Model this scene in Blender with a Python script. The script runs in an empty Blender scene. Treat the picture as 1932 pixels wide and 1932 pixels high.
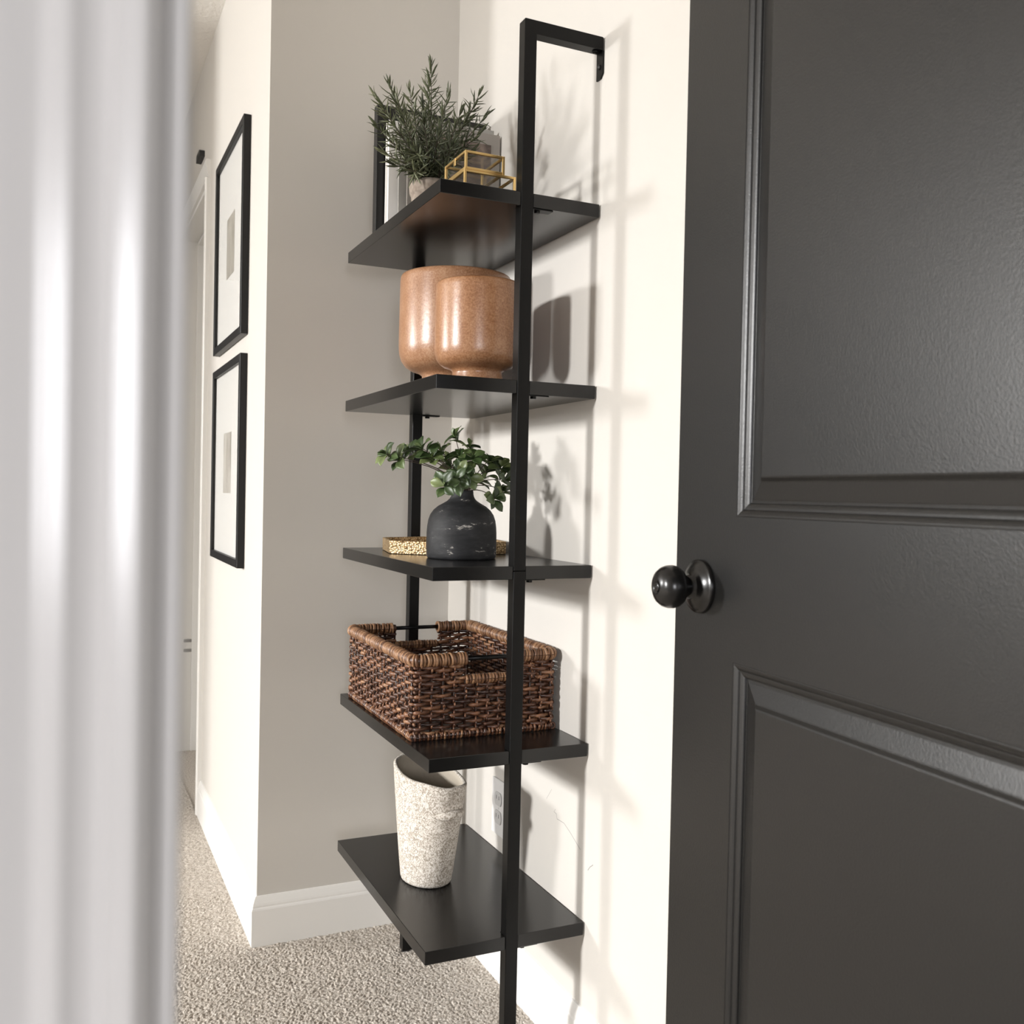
import bpy, bmesh, math, random
import numpy as np
from mathutils import Vector, Matrix

SC = bpy.context.scene
COL = SC.collection
PI = math.pi
random.seed(7)

# ------------------------------------------------------------------ camera
H = 0.902                      # height of the middle shelf above the floor
CAM = Vector((-0.85437, -1.49542, 0.12099 + H))
YAW, PITCH, ROLL = 0.434892, 0.0174549, -0.0209744
w = Vector((math.sin(YAW) * math.cos(PITCH), math.cos(YAW) * math.cos(PITCH), -math.sin(PITCH)))
r0 = Vector((math.cos(YAW), -math.sin(YAW), 0)); d0 = w.cross(r0)
r = math.cos(ROLL) * r0 + math.sin(ROLL) * d0
d = -math.sin(ROLL) * r0 + math.cos(ROLL) * d0
cam_data = bpy.data.cameras.new('camera')
cam = bpy.data.objects.new('camera', cam_data); COL.objects.link(cam)
M = Matrix.Identity(4)
for i in range(3):
    M[i][0], M[i][1], M[i][2], M[i][3] = r[i], -d[i], -w[i], CAM[i]
cam.matrix_world = M
cam_data.sensor_width = 36.0
cam_data.lens = 36.0 * 1833.45 / 1932.0
cam_data.clip_start = 0.01
cam_data.dof.use_dof = True
cam_data.dof.focus_distance = 1.85
cam_data.dof.aperture_fstop = 9.5
SC.camera = cam
SC.cycles.caustics_reflective = False
SC.cycles.caustics_refractive = False
SC.cycles.max_bounces = 8

# ------------------------------------------------------------------ world, window light, exposure
world = bpy.data.worlds.new('world'); SC.world = world
world.use_nodes = True
world.node_tree.nodes['Background'].inputs[0].default_value = (1.0, 0.975, 0.945, 1)
world.node_tree.nodes['Background'].inputs[1].default_value = 0.14

def area(name, loc, rot, sx, sy, power, color, spread=PI):
    l = bpy.data.lights.new(name, 'AREA'); l.shape = 'RECTANGLE'
    l.size, l.size_y, l.energy, l.color, l.spread = sx, sy, power, color, spread
    o = bpy.data.objects.new(name, l); COL.objects.link(o)
    o.location = loc; o.rotation_euler = rot
    return o
XW = -6.0
WIN1 = (-0.50, 1.97, 0.50, 0.50)       # centre y, centre z, width, height
WIN2 = (3.25, 1.80, 0.80, 0.70)
WIN3 = (-1.65, 1.30, 0.90, 1.00)       # centre x, centre z in the wall behind the camera
TILT = math.radians(33); SPREAD = math.radians(98)     # sky light falls in through the panes from above
area('window_daylight', (XW - 0.16, WIN1[0], WIN1[1] + .06), (0, -PI / 2 + TILT, 0), WIN1[3], WIN1[2], 200, (1.0, 0.994, 0.986), SPREAD)
area('window_daylight', (XW - 0.14, WIN2[0], WIN2[1] + .04), (0, -PI / 2 + math.radians(12), 0), WIN2[3], WIN2[2], 310, (1.0, 0.994, 0.986))
area('window_daylight', (WIN3[0], -4.22, WIN3[1]), (PI / 2, 0, 0), WIN3[2], WIN3[3], 62, (0.96, 0.96, 1.0))
SC.view_settings.view_transform = 'Standard'
SC.view_settings.look = 'None'
SC.view_settings.exposure = -0.07
SC.view_settings.gamma = 1.0
SC.view_settings.use_curve_mapping = False

# ------------------------------------------------------------------ helpers
def tag(o, label=None, cat=None, group=None, kind=None):
    if label: o['label'] = label
    if cat: o['category'] = cat
    if group: o['group'] = group
    if kind: o['kind'] = kind
    return o

def empty(name, loc, label, cat, group=None, rz=0.0):
    o = bpy.data.objects.new(name, None); COL.objects.link(o)
    o.location = loc; o.rotation_euler = (0, 0, rz); o.empty_display_size = 0.05
    return tag(o, label, cat, group)

def link(name, me, mat, parent=None, smooth=False, world_coords=True):
    o = bpy.data.objects.new(name, me); COL.objects.link(o)
    if mat is not None and not me.materials: me.materials.append(mat)
    if smooth: me.polygons.foreach_set('use_smooth', [True] * len(me.polygons))
    if parent is not None:
        o.parent = parent
        if world_coords:
            o.matrix_parent_inverse = Matrix.LocRotScale(parent_world(parent)[0], parent_world(parent)[1], None).inverted()
    return o

def parent_world(p):
    # things sit at the top level or one level down with identity offsets
    if p.parent is None: return p.location, p.rotation_euler.to_quaternion()
    m = world_matrix(p); return m.to_translation(), m.to_quaternion()

def world_matrix(o):
    m = Matrix.LocRotScale(o.location, o.rotation_euler.to_quaternion(), o.scale)
    if o.parent is None: return m
    return world_matrix(o.parent) @ o.matrix_parent_inverse @ m

def mesh(name, verts, faces):
    me = bpy.data.meshes.new(name)
    me.from_pydata([tuple(v) for v in verts], [], faces); me.update()
    return me

def bm_done(bm, name):
    bmesh.ops.recalc_face_normals(bm, faces=bm.faces)
    me = bpy.data.meshes.new(name); bm.to_mesh(me); bm.free(); return me

def box_me(x0, x1, y0, y1, z0, z1, bev=0.0, seg=2, name='box'):
    bm = bmesh.new()
    bmesh.ops.create_cube(bm, size=1.0)
    for v in bm.verts:
        v.co.x = x0 + (v.co.x + .5) * (x1 - x0); v.co.y = y0 + (v.co.y + .5) * (y1 - y0); v.co.z = z0 + (v.co.z + .5) * (z1 - z0)
    if bev > 0: bmesh.ops.bevel(bm, geom=list(bm.edges), offset=bev, segments=seg, profile=.5, affect='EDGES')
    return bm_done(bm, name)

def box(name, x0, x1, y0, y1, z0, z1, mat, parent=None, bev=0.0, seg=2):
    return link(name, box_me(x0, x1, y0, y1, z0, z1, bev, seg, name), mat, parent)

def prism_me(poly, axis_map, t0, t1, name='prism', bev=0.0):
    """extrude a 2D polygon; axis_map(a, b, t) -> xyz"""
    bm = bmesh.new()
    lo = [bm.verts.new(axis_map(a, b, t0)) for a, b in poly]
    hi = [bm.verts.new(axis_map(a, b, t1)) for a, b in poly]
    n = len(poly)
    bm.faces.new(lo); bm.faces.new(hi[::-1])
    for i in range(n): bm.faces.new((lo[i], hi[i], hi[(i + 1) % n], lo[(i + 1) % n]))
    if bev > 0:
        bmesh.ops.recalc_face_normals(bm, faces=bm.faces)
        bmesh.ops.bevel(bm, geom=list(bm.edges), offset=bev, segments=1, profile=.5, affect='EDGES')
    return bm_done(bm, name)

def lathe_me(prof, n=48, sx=1.0, sy=1.0, name='lathe', axis='z', wob=None):
    """prof: list of (r, z); closed at ends where r == 0"""
    verts, faces, rings = [], [], []
    for (rr, z) in prof:
        if rr <= 1e-6:
            rings.append([len(verts)]); verts.append((0, 0, z))
        else:
            ring = []
            for k in range(n):
                a = 2 * PI * k / n
                q = 1.0 if wob is None else wob(a, z)
                ring.append(len(verts)); verts.append((rr * sx * q * math.cos(a), rr * sy * q * math.sin(a), z))
            rings.append(ring)
    for A, B in zip(rings[:-1], rings[1:]):
        for k in range(n):
            k2 = (k + 1) % n
            if len(A) == 1 and len(B) == 1: continue
            if len(A) == 1: faces.append((A[0], B[k2], B[k]))
            elif len(B) == 1: faces.append((A[k], A[k2], B[0]))
            else: faces.append((A[k], A[k2], B[k2], B[k]))
    me = mesh(name, verts, faces)
    bm = bmesh.new(); bm.from_mesh(me); bmesh.ops.recalc_face_normals(bm, faces=bm.faces); bm.to_mesh(me); bm.free()
    return me

def tube_geo(pts, rad, sides=6, flat=1.0, up=Vector((0, 0, 1)), V=None, F=None, cap=True):
    """append a swept tube to lists V, F; rad float or list"""
    if V is None: V, F = [], []
    base = len(V); n = len(pts)
    pts = [Vector(p) for p in pts]
    for i, p in enumerate(pts):
        t = (pts[min(i + 1, n - 1)] - pts[max(i - 1, 0)]).normalized()
        u = up if abs(t.dot(up)) < .95 else Vector((1, 0, 0))
        a = t.cross(u).normalized(); b = a.cross(t).normalized()
        q = rad[i] if isinstance(rad, (list, tuple)) else rad
        for k in range(sides):
            an = 2 * PI * k / sides
            V.append(p + a * math.cos(an) * q * flat + b * math.sin(an) * q)
    for i in range(n - 1):
        for k in range(sides):
            k2 = (k + 1) % sides
            F.append((base + i * sides + k, base + i * sides + k2, base + (i + 1) * sides + k2, base + (i + 1) * sides + k))
    if cap:
        F.append(tuple(base + k for k in range(sides))[::-1]); F.append(tuple(base + (n - 1) * sides + k for k in range(sides)))
    return V, F

# ------------------------------------------------------------------ materials
def new_mat(name, color, rough=.5, metal=0.0, spec=.5):
    m = bpy.data.materials.new(name); m.use_nodes = True
    b = m.node_tree.nodes['Principled BSDF']
    b.inputs['Base Color'].default_value = (*color, 1)
    b.inputs['Roughness'].default_value = rough
    b.inputs['Metallic'].default_value = metal
    b.inputs['Specular IOR Level'].default_value = spec
    return m
def N(m, t): return m.node_tree.nodes.new(t)
def L(m, a, b): m.node_tree.links.new(a, b)
def bsdf(m): return m.node_tree.nodes['Principled BSDF']
def coords(m, scale=(1, 1, 1), rot=(0, 0, 0), obj=True):
    tc = N(m, 'ShaderNodeTexCoord'); mp = N(m, 'ShaderNodeMapping')
    mp.inputs['Scale'].default_value = scale; mp.inputs['Rotation'].default_value = rot
    L(m, tc.outputs['Object' if obj else 'Generated'], mp.inputs[0]); return mp.outputs[0]
def noise(m, vec, scale, detail=3, rough=.5):
    n = N(m, 'ShaderNodeTexNoise'); n.inputs['Scale'].default_value = scale
    n.inputs['Detail'].default_value = detail; n.inputs['Roughness'].default_value = rough
    L(m, vec, n.inputs['Vector']); return n.outputs['Fac']
def ramp(m, fac, stops):
    rp = N(m, 'ShaderNodeValToRGB'); e = rp.color_ramp.elements
    while len(e) < len(stops): e.new(.5)
    for k, (p, c) in enumerate(stops): e[k].position = p; e[k].color = (*c, 1) if len(c) == 3 else c
    L(m, fac, rp.inputs[0]); return rp.outputs[0]
def bump(m, h, strength, dist=.001, prev=None):
    b = N(m, 'ShaderNodeBump'); b.inputs['Strength'].default_value = strength; b.inputs['Distance'].default_value = dist
    L(m, h, b.inputs['Height'])
    if prev is not None: L(m, prev, b.inputs['Normal'])
    L(m, b.outputs[0], bsdf(m).inputs['Normal']); return b.outputs[0]

def paint(name, col, rough, bscale=260, bstr=.12, bdist=.0008):
    m = new_mat(name, col, rough); c = coords(m)
    bump(m, noise(m, c, bscale, 2), bstr, bdist); return m

M_wall = paint('wall_paint', (.565, .538, .497), .62)
M_trim = paint('trim_paint', (.76, .745, .715), .32, 120, .05)
M_jamb = paint('jamb_paint', (.78, .765, .755), .20, 60, .04)
M_ceil = new_mat('ceiling_texture', (.90, .875, .835), .8)
c = coords(M_ceil); bump(M_ceil, ramp(M_ceil, noise(M_ceil, c, 55, 4), [(.45, (0, 0, 0)), (.62, (1, 1, 1))]), .5, .002)

M_black_door = new_mat('black_door_paint', (.0055, .0053, .0050), .35, 0, .50)
c = coords(M_black_door, (1, 1, 1)); b1 = bump(M_black_door, noise(M_black_door, c, 420, 3), .30, .0006)
c2 = coords(M_black_door, (14, 14, 320)); bump(M_black_door, noise(M_black_door, c2, 1.0, 2), .05, .0006, b1)
M_black_steel = new_mat('black_powder_coat', (.0032, .0031, .0030), .32, 0, .20)
c = coords(M_black_steel); bump(M_black_steel, noise(M_black_steel, c, 900, 2), .06, .0003)
M_shelf = new_mat('black_laminate', (.0050, .0048, .0046), .24, 0, .45)
c = coords(M_shelf); bump(M_shelf, noise(M_shelf, c, 300, 2), .02, .0003)
M_knob = new_mat('black_bronze', (.005, .0047, .0045), .26, 0, .45)
M_dark = new_mat('black_plastic', (.012, .012, .012), .45)

# carpet
M_carpet = new_mat('carpet_loop', (.5, .45, .4), .95, 0, .1)
c = coords(M_carpet)
col = ramp(M_carpet, noise(M_carpet, c, 190, 3, .6), [(.30, (.33, .285, .24)), (.5, (.52, .47, .415)), (.72, (.70, .65, .59))])
L(M_carpet, col, bsdf(M_carpet).inputs['Base Color'])
bump(M_carpet, noise(M_carpet, c, 320, 3), .7, .003)

# terracotta glaze
def glaze(name, base, dark, light):
    m = new_mat(name, base, .30); c = coords(m)
    n1 = noise(m, c, 300, 4, .65); n2 = noise(m, c, 22, 3)
    mx = N(m, 'ShaderNodeMath'); mx.operation = 'MULTIPLY_ADD'; mx.inputs[1].default_value = .45
    L(m, n2, mx.inputs[0]); L(m, n1, mx.inputs[2])
    L(m, ramp(m, mx.outputs[0], [(.52, dark), (.68, base), (.88, light)]), bsdf(m).inputs['Base Color'])
    bump(m, noise(m, c, 170, 3), .16, .001); return m
M_terra = glaze('tan_glaze', (.285, .135, .064), (.215, .092, .038), (.375, .205, .110))
M_terra2 = glaze('tan_glaze_pale', (.31, .155, .080), (.235, .110, .050), (.40, .235, .138))

M_charcoal = new_mat('charcoal_ceramic', (.028, .030, .033), .62, 0, .3)
c = coords(M_charcoal, (20, 20, 66)); cs = coords(M_charcoal, (9, 9, 16))
sc_ = noise(M_charcoal, c, 1.5, 7, .74); blot = noise(M_charcoal, cs, 2.0, 3)
sm = N(M_charcoal, 'ShaderNodeMath'); sm.operation = 'MULTIPLY'; L(M_charcoal, sc_, sm.inputs[0]); L(M_charcoal, blot, sm.inputs[1])
L(M_charcoal, ramp(M_charcoal, sm.outputs[0], [(.16, (.007, .0073, .008)), (.31, (.019, .0195, .021)), (.350, (.034, .034, .035)), (.372, (.36, .34, .31))]), bsdf(M_charcoal).inputs['Base Color'])
bump(M_charcoal, noise(M_charcoal, cs, 9, 4), .25, .002)

M_stone = new_mat('speckled_stoneware', (.7, .65, .58), .85)
c = coords(M_stone)
vor = N(M_stone, 'ShaderNodeTexNoise'); vor.inputs['Scale'].default_value = 170; vor.inputs['Detail'].default_value = 2; vor.inputs['Distortion'].default_value = 2.2
L(M_stone, c, vor.inputs['Vector'])
L(M_stone, ramp(M_stone, vor.outputs['Fac'], [(.40, (.30, .26, .21)), (.50, (.50, .45, .39)), (.58, (.68, .64, .585))]), bsdf(M_stone).inputs['Base Color'])
bump(M_stone, vor.outputs['Fac'], .45, .0015)
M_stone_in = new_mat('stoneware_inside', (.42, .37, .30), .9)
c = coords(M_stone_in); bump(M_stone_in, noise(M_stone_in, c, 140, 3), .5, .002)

M_concrete = new_mat('clay_pot', (.42, .35, .29), .85)
c = coords(M_concrete)
L(M_concrete, ramp(M_concrete, noise(M_concrete, c, 90, 4), [(.35, (.21, .165, .130)), (.65, (.33, .275, .225))]), bsdf(M_concrete).inputs['Base Color'])
bump(M_concrete, noise(M_concrete, c, 160, 3), .3, .001)
M_soil = new_mat('soil', (.035, .025, .018), .95)

def leafy(name, stops, rough=.45):
    m = new_mat(name, stops[1], rough)
    oi = N(m, 'ShaderNodeObjectInfo'); c = coords(m)
    ad = N(m, 'ShaderNodeMath'); ad.operation = 'MULTIPLY_ADD'; ad.inputs[1].default_value = .35
    L(m, noise(m, c, 60, 2), ad.inputs[0]); 
    ml = N(m, 'ShaderNodeMath'); ml.operation = 'MULTIPLY'; ml.inputs[1].default_value = .8; L(m, oi.outputs['Random'], ml.inputs[0])
    L(m, ml.outputs[0], ad.inputs[2])
    L(m, ramp(m, ad.outputs[0], [(.12, stops[0]), (.55, stops[1]), (1.0, stops[2])]), bsdf(m).inputs['Base Color'])
    return m
M_leaf = leafy('leaf_green', [(.020, .036, .012), (.048, .080, .025), (.16, .20, .075)], .40)
M_needle = leafy('rosemary_green', [(.034, .041, .017), (.070, .081, .036), (.150, .160, .085)], .45)
M_twig = new_mat('twig_brown', (.05, .035, .025), .7)

def attr_mat(name, stops, rough):
    m = new_mat(name, (.3, .15, .08), rough)
    at = N(m, 'ShaderNodeAttribute'); at.attribute_name = 'tone'
    c = coords(m); ad = N(m, 'ShaderNodeMath'); ad.operation = 'MULTIPLY_ADD'; ad.inputs[1].default_value = .5
    L(m, noise(m, c, 120, 3), ad.inputs[0])
    sb = N(m, 'ShaderNodeMath'); sb.operation = 'SUBTRACT'; sb.inputs[1].default_value = .25
    L(m, at.outputs['Fac'], sb.inputs[0]); L(m, sb.outputs[0], ad.inputs[2])
    L(m, ramp(m, ad.outputs[0], stops), bsdf(m).inputs['Base Color'])
    bump(m, noise(m, c, 500, 2), .3, .0006); return m
M_wick = attr_mat('woven_banana_fibre', [(.05, (.022, .009, .006)), (.4, (.085, .034, .018)), (.75, (.19, .085, .042)), (1.0, (.34, .19, .10))], .36)
M_rim = attr_mat('wrapped_rim_fibre', [(.0, (.055, .022, .012)), (.4, (.16, .075, .036)), (1.0, (.36, .20, .105))], .40)

M_gold = new_mat('brass_edging', (.80, .56, .24), .32, 1.0)
M_hammer = new_mat('hammered_gold', (.74, .52, .25), .46, 1.0)
c = coords(M_hammer)
vh = N(M_hammer, 'ShaderNodeTexVoronoi'); vh.inputs['Scale'].default_value = 260; L(M_hammer, c, vh.inputs['Vector'])
L(M_hammer, ramp(M_hammer, vh.outputs['Distance'], [(.0, (.66, .52, .34)), (.5, (.46, .33, .18)), (.9, (.16, .09, .04))]), bsdf(M_hammer).inputs['Base Color'])
bump(M_hammer, vh.outputs['Distance'], .8, .0016)

M_glass = bpy.data.materials.new('clear_glass'); M_glass.use_nodes = True
nt = M_glass.node_tree; nt.nodes.remove(bsdf(M_glass))
tr = nt.nodes.new('ShaderNodeBsdfTransparent'); tr.inputs[0].default_value = (.985, .985, .98, 1)
gl = nt.nodes.new('ShaderNodeBsdfGlossy'); gl.inputs['Roughness'].default_value = .02
lw = nt.nodes.new('ShaderNodeLayerWeight'); lw.inputs[0].default_value = .5
pw = nt.nodes.new('ShaderNodeMath'); pw.operation = 'POWER'; pw.inputs[1].default_value = 5.0
fr = nt.nodes.new('ShaderNodeMath'); fr.operation = 'MULTIPLY_ADD'; fr.inputs[1].default_value = .55; fr.inputs[2].default_value = .025
nt.links.new(lw.outputs['Facing'], pw.inputs[0]); nt.links.new(pw.outputs[0], fr.inputs[0])
mx = nt.nodes.new('ShaderNodeMixShader')
nt.links.new(fr.outputs[0], mx.inputs[0]); nt.links.new(tr.outputs[0], mx.inputs[1]); nt.links.new(gl.outputs[0], mx.inputs[2])
nt.links.new(mx.outputs[0], nt.nodes['Material Output'].inputs[0])

M_frame = new_mat('black_frame_wood', (.008, .0075, .007), .4, 0, .3)
c = coords(M_frame, (90, 6, 90)); bump(M_frame, noise(M_frame, c, 1.0, 3), .12, .0008)
M_mat = new_mat('white_mat_board', (.93, .915, .89), .9)
M_print = new_mat('sepia_print', (.5, .47, .42), .8)
c = coords(M_print, (1, 14, 6)); L(M_print, ramp(M_print, noise(M_print, c, 1.2, 4), [(.35, (.42, .39, .34)), (.6, (.68, .64, .58))]), bsdf(M_print).inputs['Base Color'])
M_paper = new_mat('paper_white', (.80, .78, .75), .9)
M_greycard = new_mat('grey_card', (.36, .345, .32), .85)
M_kraft = new_mat('taupe_card', (.30, .275, .25), .85)
M_photo = new_mat('brown_photo', (.14, .10, .085), .6)
c = coords(M_photo); L(M_photo, ramp(M_photo, noise(M_photo, c, 40, 3), [(.4, (.09, .065, .055)), (.65, (.22, .17, .14))]), bsdf(M_photo).inputs['Base Color'])
M_plate = new_mat('outlet_plastic', (.78, .77, .76), .35)
M_socket = new_mat('socket_plastic', (.62, .61, .60), .4)
M_steel = new_mat('brushed_steel', (.35, .34, .33), .4, 1.0)

# ------------------------------------------------------------------ the room
YB = 0.700       # grey back wall
XH = -0.4456     # hall wall
CEIL = 2.412
YF0, YF1 = -1.310, -1.195   # wall with the doorway the picture is taken through

def struct(o, label, cat=None): return tag(o, label, cat, None, 'structure')

struct(box('floor', -6.1, 1.2, -4.3, 5.2, -.05, 0.0, M_carpet), 'beige loop pile carpet floor of room and hall', 'floor')
struct(box('ceiling', -6.1, 0.15, YF0, 5.2, CEIL, CEIL + .06, M_ceil), 'cream textured ceiling above hall and shelf', 'ceiling')
struct(box('wall_right', 0.0, .12, YF1, YB, 0, CEIL, M_wall), 'off-white wall the black ladder shelf is fixed to', 'wall')
struct(box('wall_back', XH, .12, YB, YB + .12, 0, CEIL, M_wall), 'shaded greige wall at the end of the shelf', 'wall')
# hall wall with a doorway
DY0, DY1, DZ = 1.705, 2.465, 1.985
hall = struct(box('wall_hall', XH, XH + .12, YB + .12, DY0 - .006, 0, CEIL, M_wall), 'bright white hall wall carrying two framed prints', 'wall')
box('lintel', XH, XH + .12, DY0 - .006, DY1 + .006, DZ + .006, CEIL, M_wall, hall)
box('wall_section', XH, XH + .12, DY1 + .006, 5.2, 0, CEIL, M_wall, hall)
struct(box('wall_hall_left', -1.62, -1.50, 1.88, 5.2, 0, CEIL, M_wall), 'white wall along the other side of the hall', 'wall')
# window wall far to the side
wl = struct(box('wall_left', XW - .12, XW, -1.15, WIN1[0] - WIN1[2] / 2, 0, CEIL, M_wall), 'far white wall with two high windows opposite the shelf', 'wall')
a0, a1 = WIN1[0] - WIN1[2] / 2, WIN1[0] + WIN1[2] / 2
b0, b1 = WIN2[0] - WIN2[2] / 2, WIN2[0] + WIN2[2] / 2
for (y0, y1, z0, z1) in ((a0, a1, 0, WIN1[1] - WIN1[3] / 2), (a0, a1, WIN1[1] + WIN1[3] / 2, CEIL), (a1, b0, 0, CEIL),
                         (b0, b1, 0, WIN2[1] - WIN2[3] / 2), (b0, b1, WIN2[1] + WIN2[3] / 2, CEIL), (b1, 5.2, 0, CEIL)):
    box('wall_section', XW - .12, XW, y0, y1, z0, z1, M_wall, wl)
def window(name, cy, cz, wd, ht, label):
    e = empty(name, (XW, cy, cz - ht / 2), label, 'window'); e['kind'] = 'structure'
    t = .03
    for (y0, y1, z0, z1) in ((-wd/2 - .05, -wd/2, -ht/2 - .05, ht/2 + .05), (wd/2, wd/2 + .05, -ht/2 - .05, ht/2 + .05), (-wd/2, wd/2, ht/2, ht/2 + .05), (-wd/2, wd/2, -ht/2 - .05, -ht/2)):
        box('window_casing', XW, XW + .018, cy + y0, cy + y1, cz + z0, cz + z1, M_trim, e)
window('window_1', *WIN1, 'small high window straight across from the shelf')
window('window_2', *WIN2, 'small high window across from the hall prints')
# wall behind the camera, with its window
wr = struct(box('wall_rear', -3.0, WIN3[0] - WIN3[2] / 2, -4.32, -4.2, 0, CEIL, M_wall), 'white wall with a window in the space outside the doorway', 'wall')
box('wall_section', WIN3[0] + WIN3[2] / 2, 1.2, -4.32, -4.2, 0, CEIL, M_wall, wr)
box('wall_section', WIN3[0] - WIN3[2] / 2, WIN3[0] + WIN3[2] / 2, -4.32, -4.2, 0, WIN3[1] - WIN3[3] / 2, M_wall, wr)
box('wall_section', WIN3[0] - WIN3[2] / 2, WIN3[0] + WIN3[2] / 2, -4.32, -4.2, WIN3[1] + WIN3[3] / 2, CEIL, M_wall, wr)

# doorway wall with jamb, stop and moulded casing (close to the camera, out of focus)
XJ0, XJ1 = -0.8382, -0.118      # jamb faces of the opening
wf = struct(box('wall_front', -2.2, XJ0 - .018, YF0, YF1, 0, CEIL, M_wall), 'white wall around the doorway in front of the shelf room', 'wall')
box('wall_section', XJ1 + .018, .12, YF0, YF1, 0, CEIL, M_wall, wf)
box('wall_section', XJ0 - .018, XJ1 + .018, YF0, YF1, 2.06, CEIL, M_wall, wf)
def casing_prof():
    # (distance from the inner edge, thickness)
    return [(0, 0), (0, .0028), (.0004, .0050), (.0009, .0070), (.0015, .0080), (.0022, .0083), (.0030, .00825), (.0040, .00810), (.0050, .00795), (.0060, .00775), (.0066, .0071), (.0070, .0061), (.0074, .0056),
            (.0080, .0056), (.0094, .0061), (.0112, .0070), (.0126, .0081), (.0133, .0088), (.0139, .0090), (.0147, .0089), (.0158, .00874), (.0163, .0083), (.0167, .0078),
            (.0180, .0077), (.0230, .0096), (.030, .0118), (.038, .0138), (.046, .0148), (.0515, .0146), (.055, .0132), (.057, .0105), (.057, 0)]
ed = XJ0 - .0020
tr1 = struct(link('trim_1', prism_me([(ed - a, YF0 - b) for a, b in casing_prof()], lambda a, b, t: (a, b, t), 0, 2.04, 'trim_1'), M_jamb), 'glossy white moulded door casing close to the lens, blurred', 'door casing')
tr2 = struct(box('trim_2', XJ0 - .018, XJ0, YF0, YF1, 0, 2.045, M_jamb, None, .001), 'white door jamb with stop beside the blurred casing', 'door jamb')
box('door_stop', XJ0, XJ0 + .0055, YF0 + .007, YF1 - .040, 0, 2.045, M_jamb, tr2, .004, 4)
tr3 = struct(box('trim_3', XJ1, XJ1 + .018, YF0, YF1, 0, 2.045, M_jamb, None, .001), 'white hinge jamb behind the black door', 'door jamb')

# baseboards: flat board with a moulded cap
BB = [(0, 0), (.0125, 0), (.0125, .083), (.0115, .0865), (.0098, .089), (.0098, .0925), (.0088, .097), (.0065, .1035), (.0045, .1085), (.0030, .1115), (0, .1125)]
def lerp(a, b, t): return a + (b - a) * t
struct(link('baseboard_right', prism_me(BB, lambda a, b, t: (-a, lerp(YF1, YB - a, t), b), 0, 1, 'baseboard'), M_trim), 'white moulded baseboard under the ladder shelf', 'baseboard')
struct(link('baseboard_back', prism_me(BB, lambda a, b, t: (lerp(XH - a, -a, t), YB - a, b), 0, 1, 'baseboard'), M_trim), 'shaded baseboard along the greige end wall', 'baseboard')
struct(link('baseboard_hall', prism_me(BB, lambda a, b, t: (XH - a, lerp(YB - a, 1.647, t), b), 0, 1, 'baseboard'), M_trim), 'bright white baseboard running down the hall', 'baseboard')
struct(link('baseboard_hall_end', prism_me(BB, lambda a, b, t: (XH - a, t, b), 2.523, 5.2, 'baseboard'), M_trim), 'white baseboard past the hall doorway', 'baseboard')

# hall doorway: casing, jambs, stops, closed slab
d2 = empty('door_2', (XH, 2.085, 0), 'white doorway further down the hall past the prints', 'doorway'); d2['kind'] = 'structure'
cp = [(a, b * 1.1) for a, b in casing_prof()]
link('casing', prism_me([(XH - b, DY0 - a) for a, b in cp], lambda a, b, t: (a, b, t), 0, DZ + .0, 'casing'), M_trim, d2)
link('casing', prism_me([(XH - b, DY1 + a) for a, b in cp], lambda a, b, t: (a, b, t), 0, DZ + .0, 'casing'), M_trim, d2)
link('casing', prism_me([(XH - b, DZ + a) for a, b in cp], lambda a, b, t: (a, t, b), DY0 - .057, DY1 + .057, 'casing'), M_trim, d2)
box('jamb', XH, XH + .12, DY0 - .006, DY0 + .012, 0, DZ + .006, M_trim, d2)
jf = box('jamb', XH, XH + .12, DY1 - .012, DY1 + .006, 0, DZ + .006, M_trim, d2)
for zz_ in (.392, .430): box('hinge_leaf', XH + .030, XH + .085, DY1 - .0135, DY1 - .012, zz_ - .006, zz_ + .006, M_steel, jf)
box('jamb', XH, XH + .12, DY0 + .012, DY1 - .012, DZ - .012, DZ + .006, M_trim, d2)
XS = XH + .060
box('door_stop', XS, XS + .035, DY1 - .024, DY1 - .012, 0, DZ - .012, M_trim, d2, .002)
box('door_stop', XS, XS + .035, DY0 + .012, DY0 + .024, 0, DZ - .012, M_trim, d2, .002)
box('door_stop', XS, XS + .035, DY0 + .024, DY1 - .024, DZ - .024, DZ - .012, M_trim, d2, .002)
box('door_slab', XS + .036, XS + .071, DY0 + .014, DY1 - .014, .008, DZ - .015, M_trim, d2)
se = tag(link('door_chime_sensor', prism_me([(1.795, 2.094), (1.880, 2.094), (1.880, 2.112), (1.872, 2.117), (1.803, 2.117), (1.795, 2.112)], lambda a, b, t: (t, a, b), XH - .017, XH, 'sensor', .001), M_dark), 'small black sensor box on the hall wall above the doorway', 'sensor')

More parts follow.
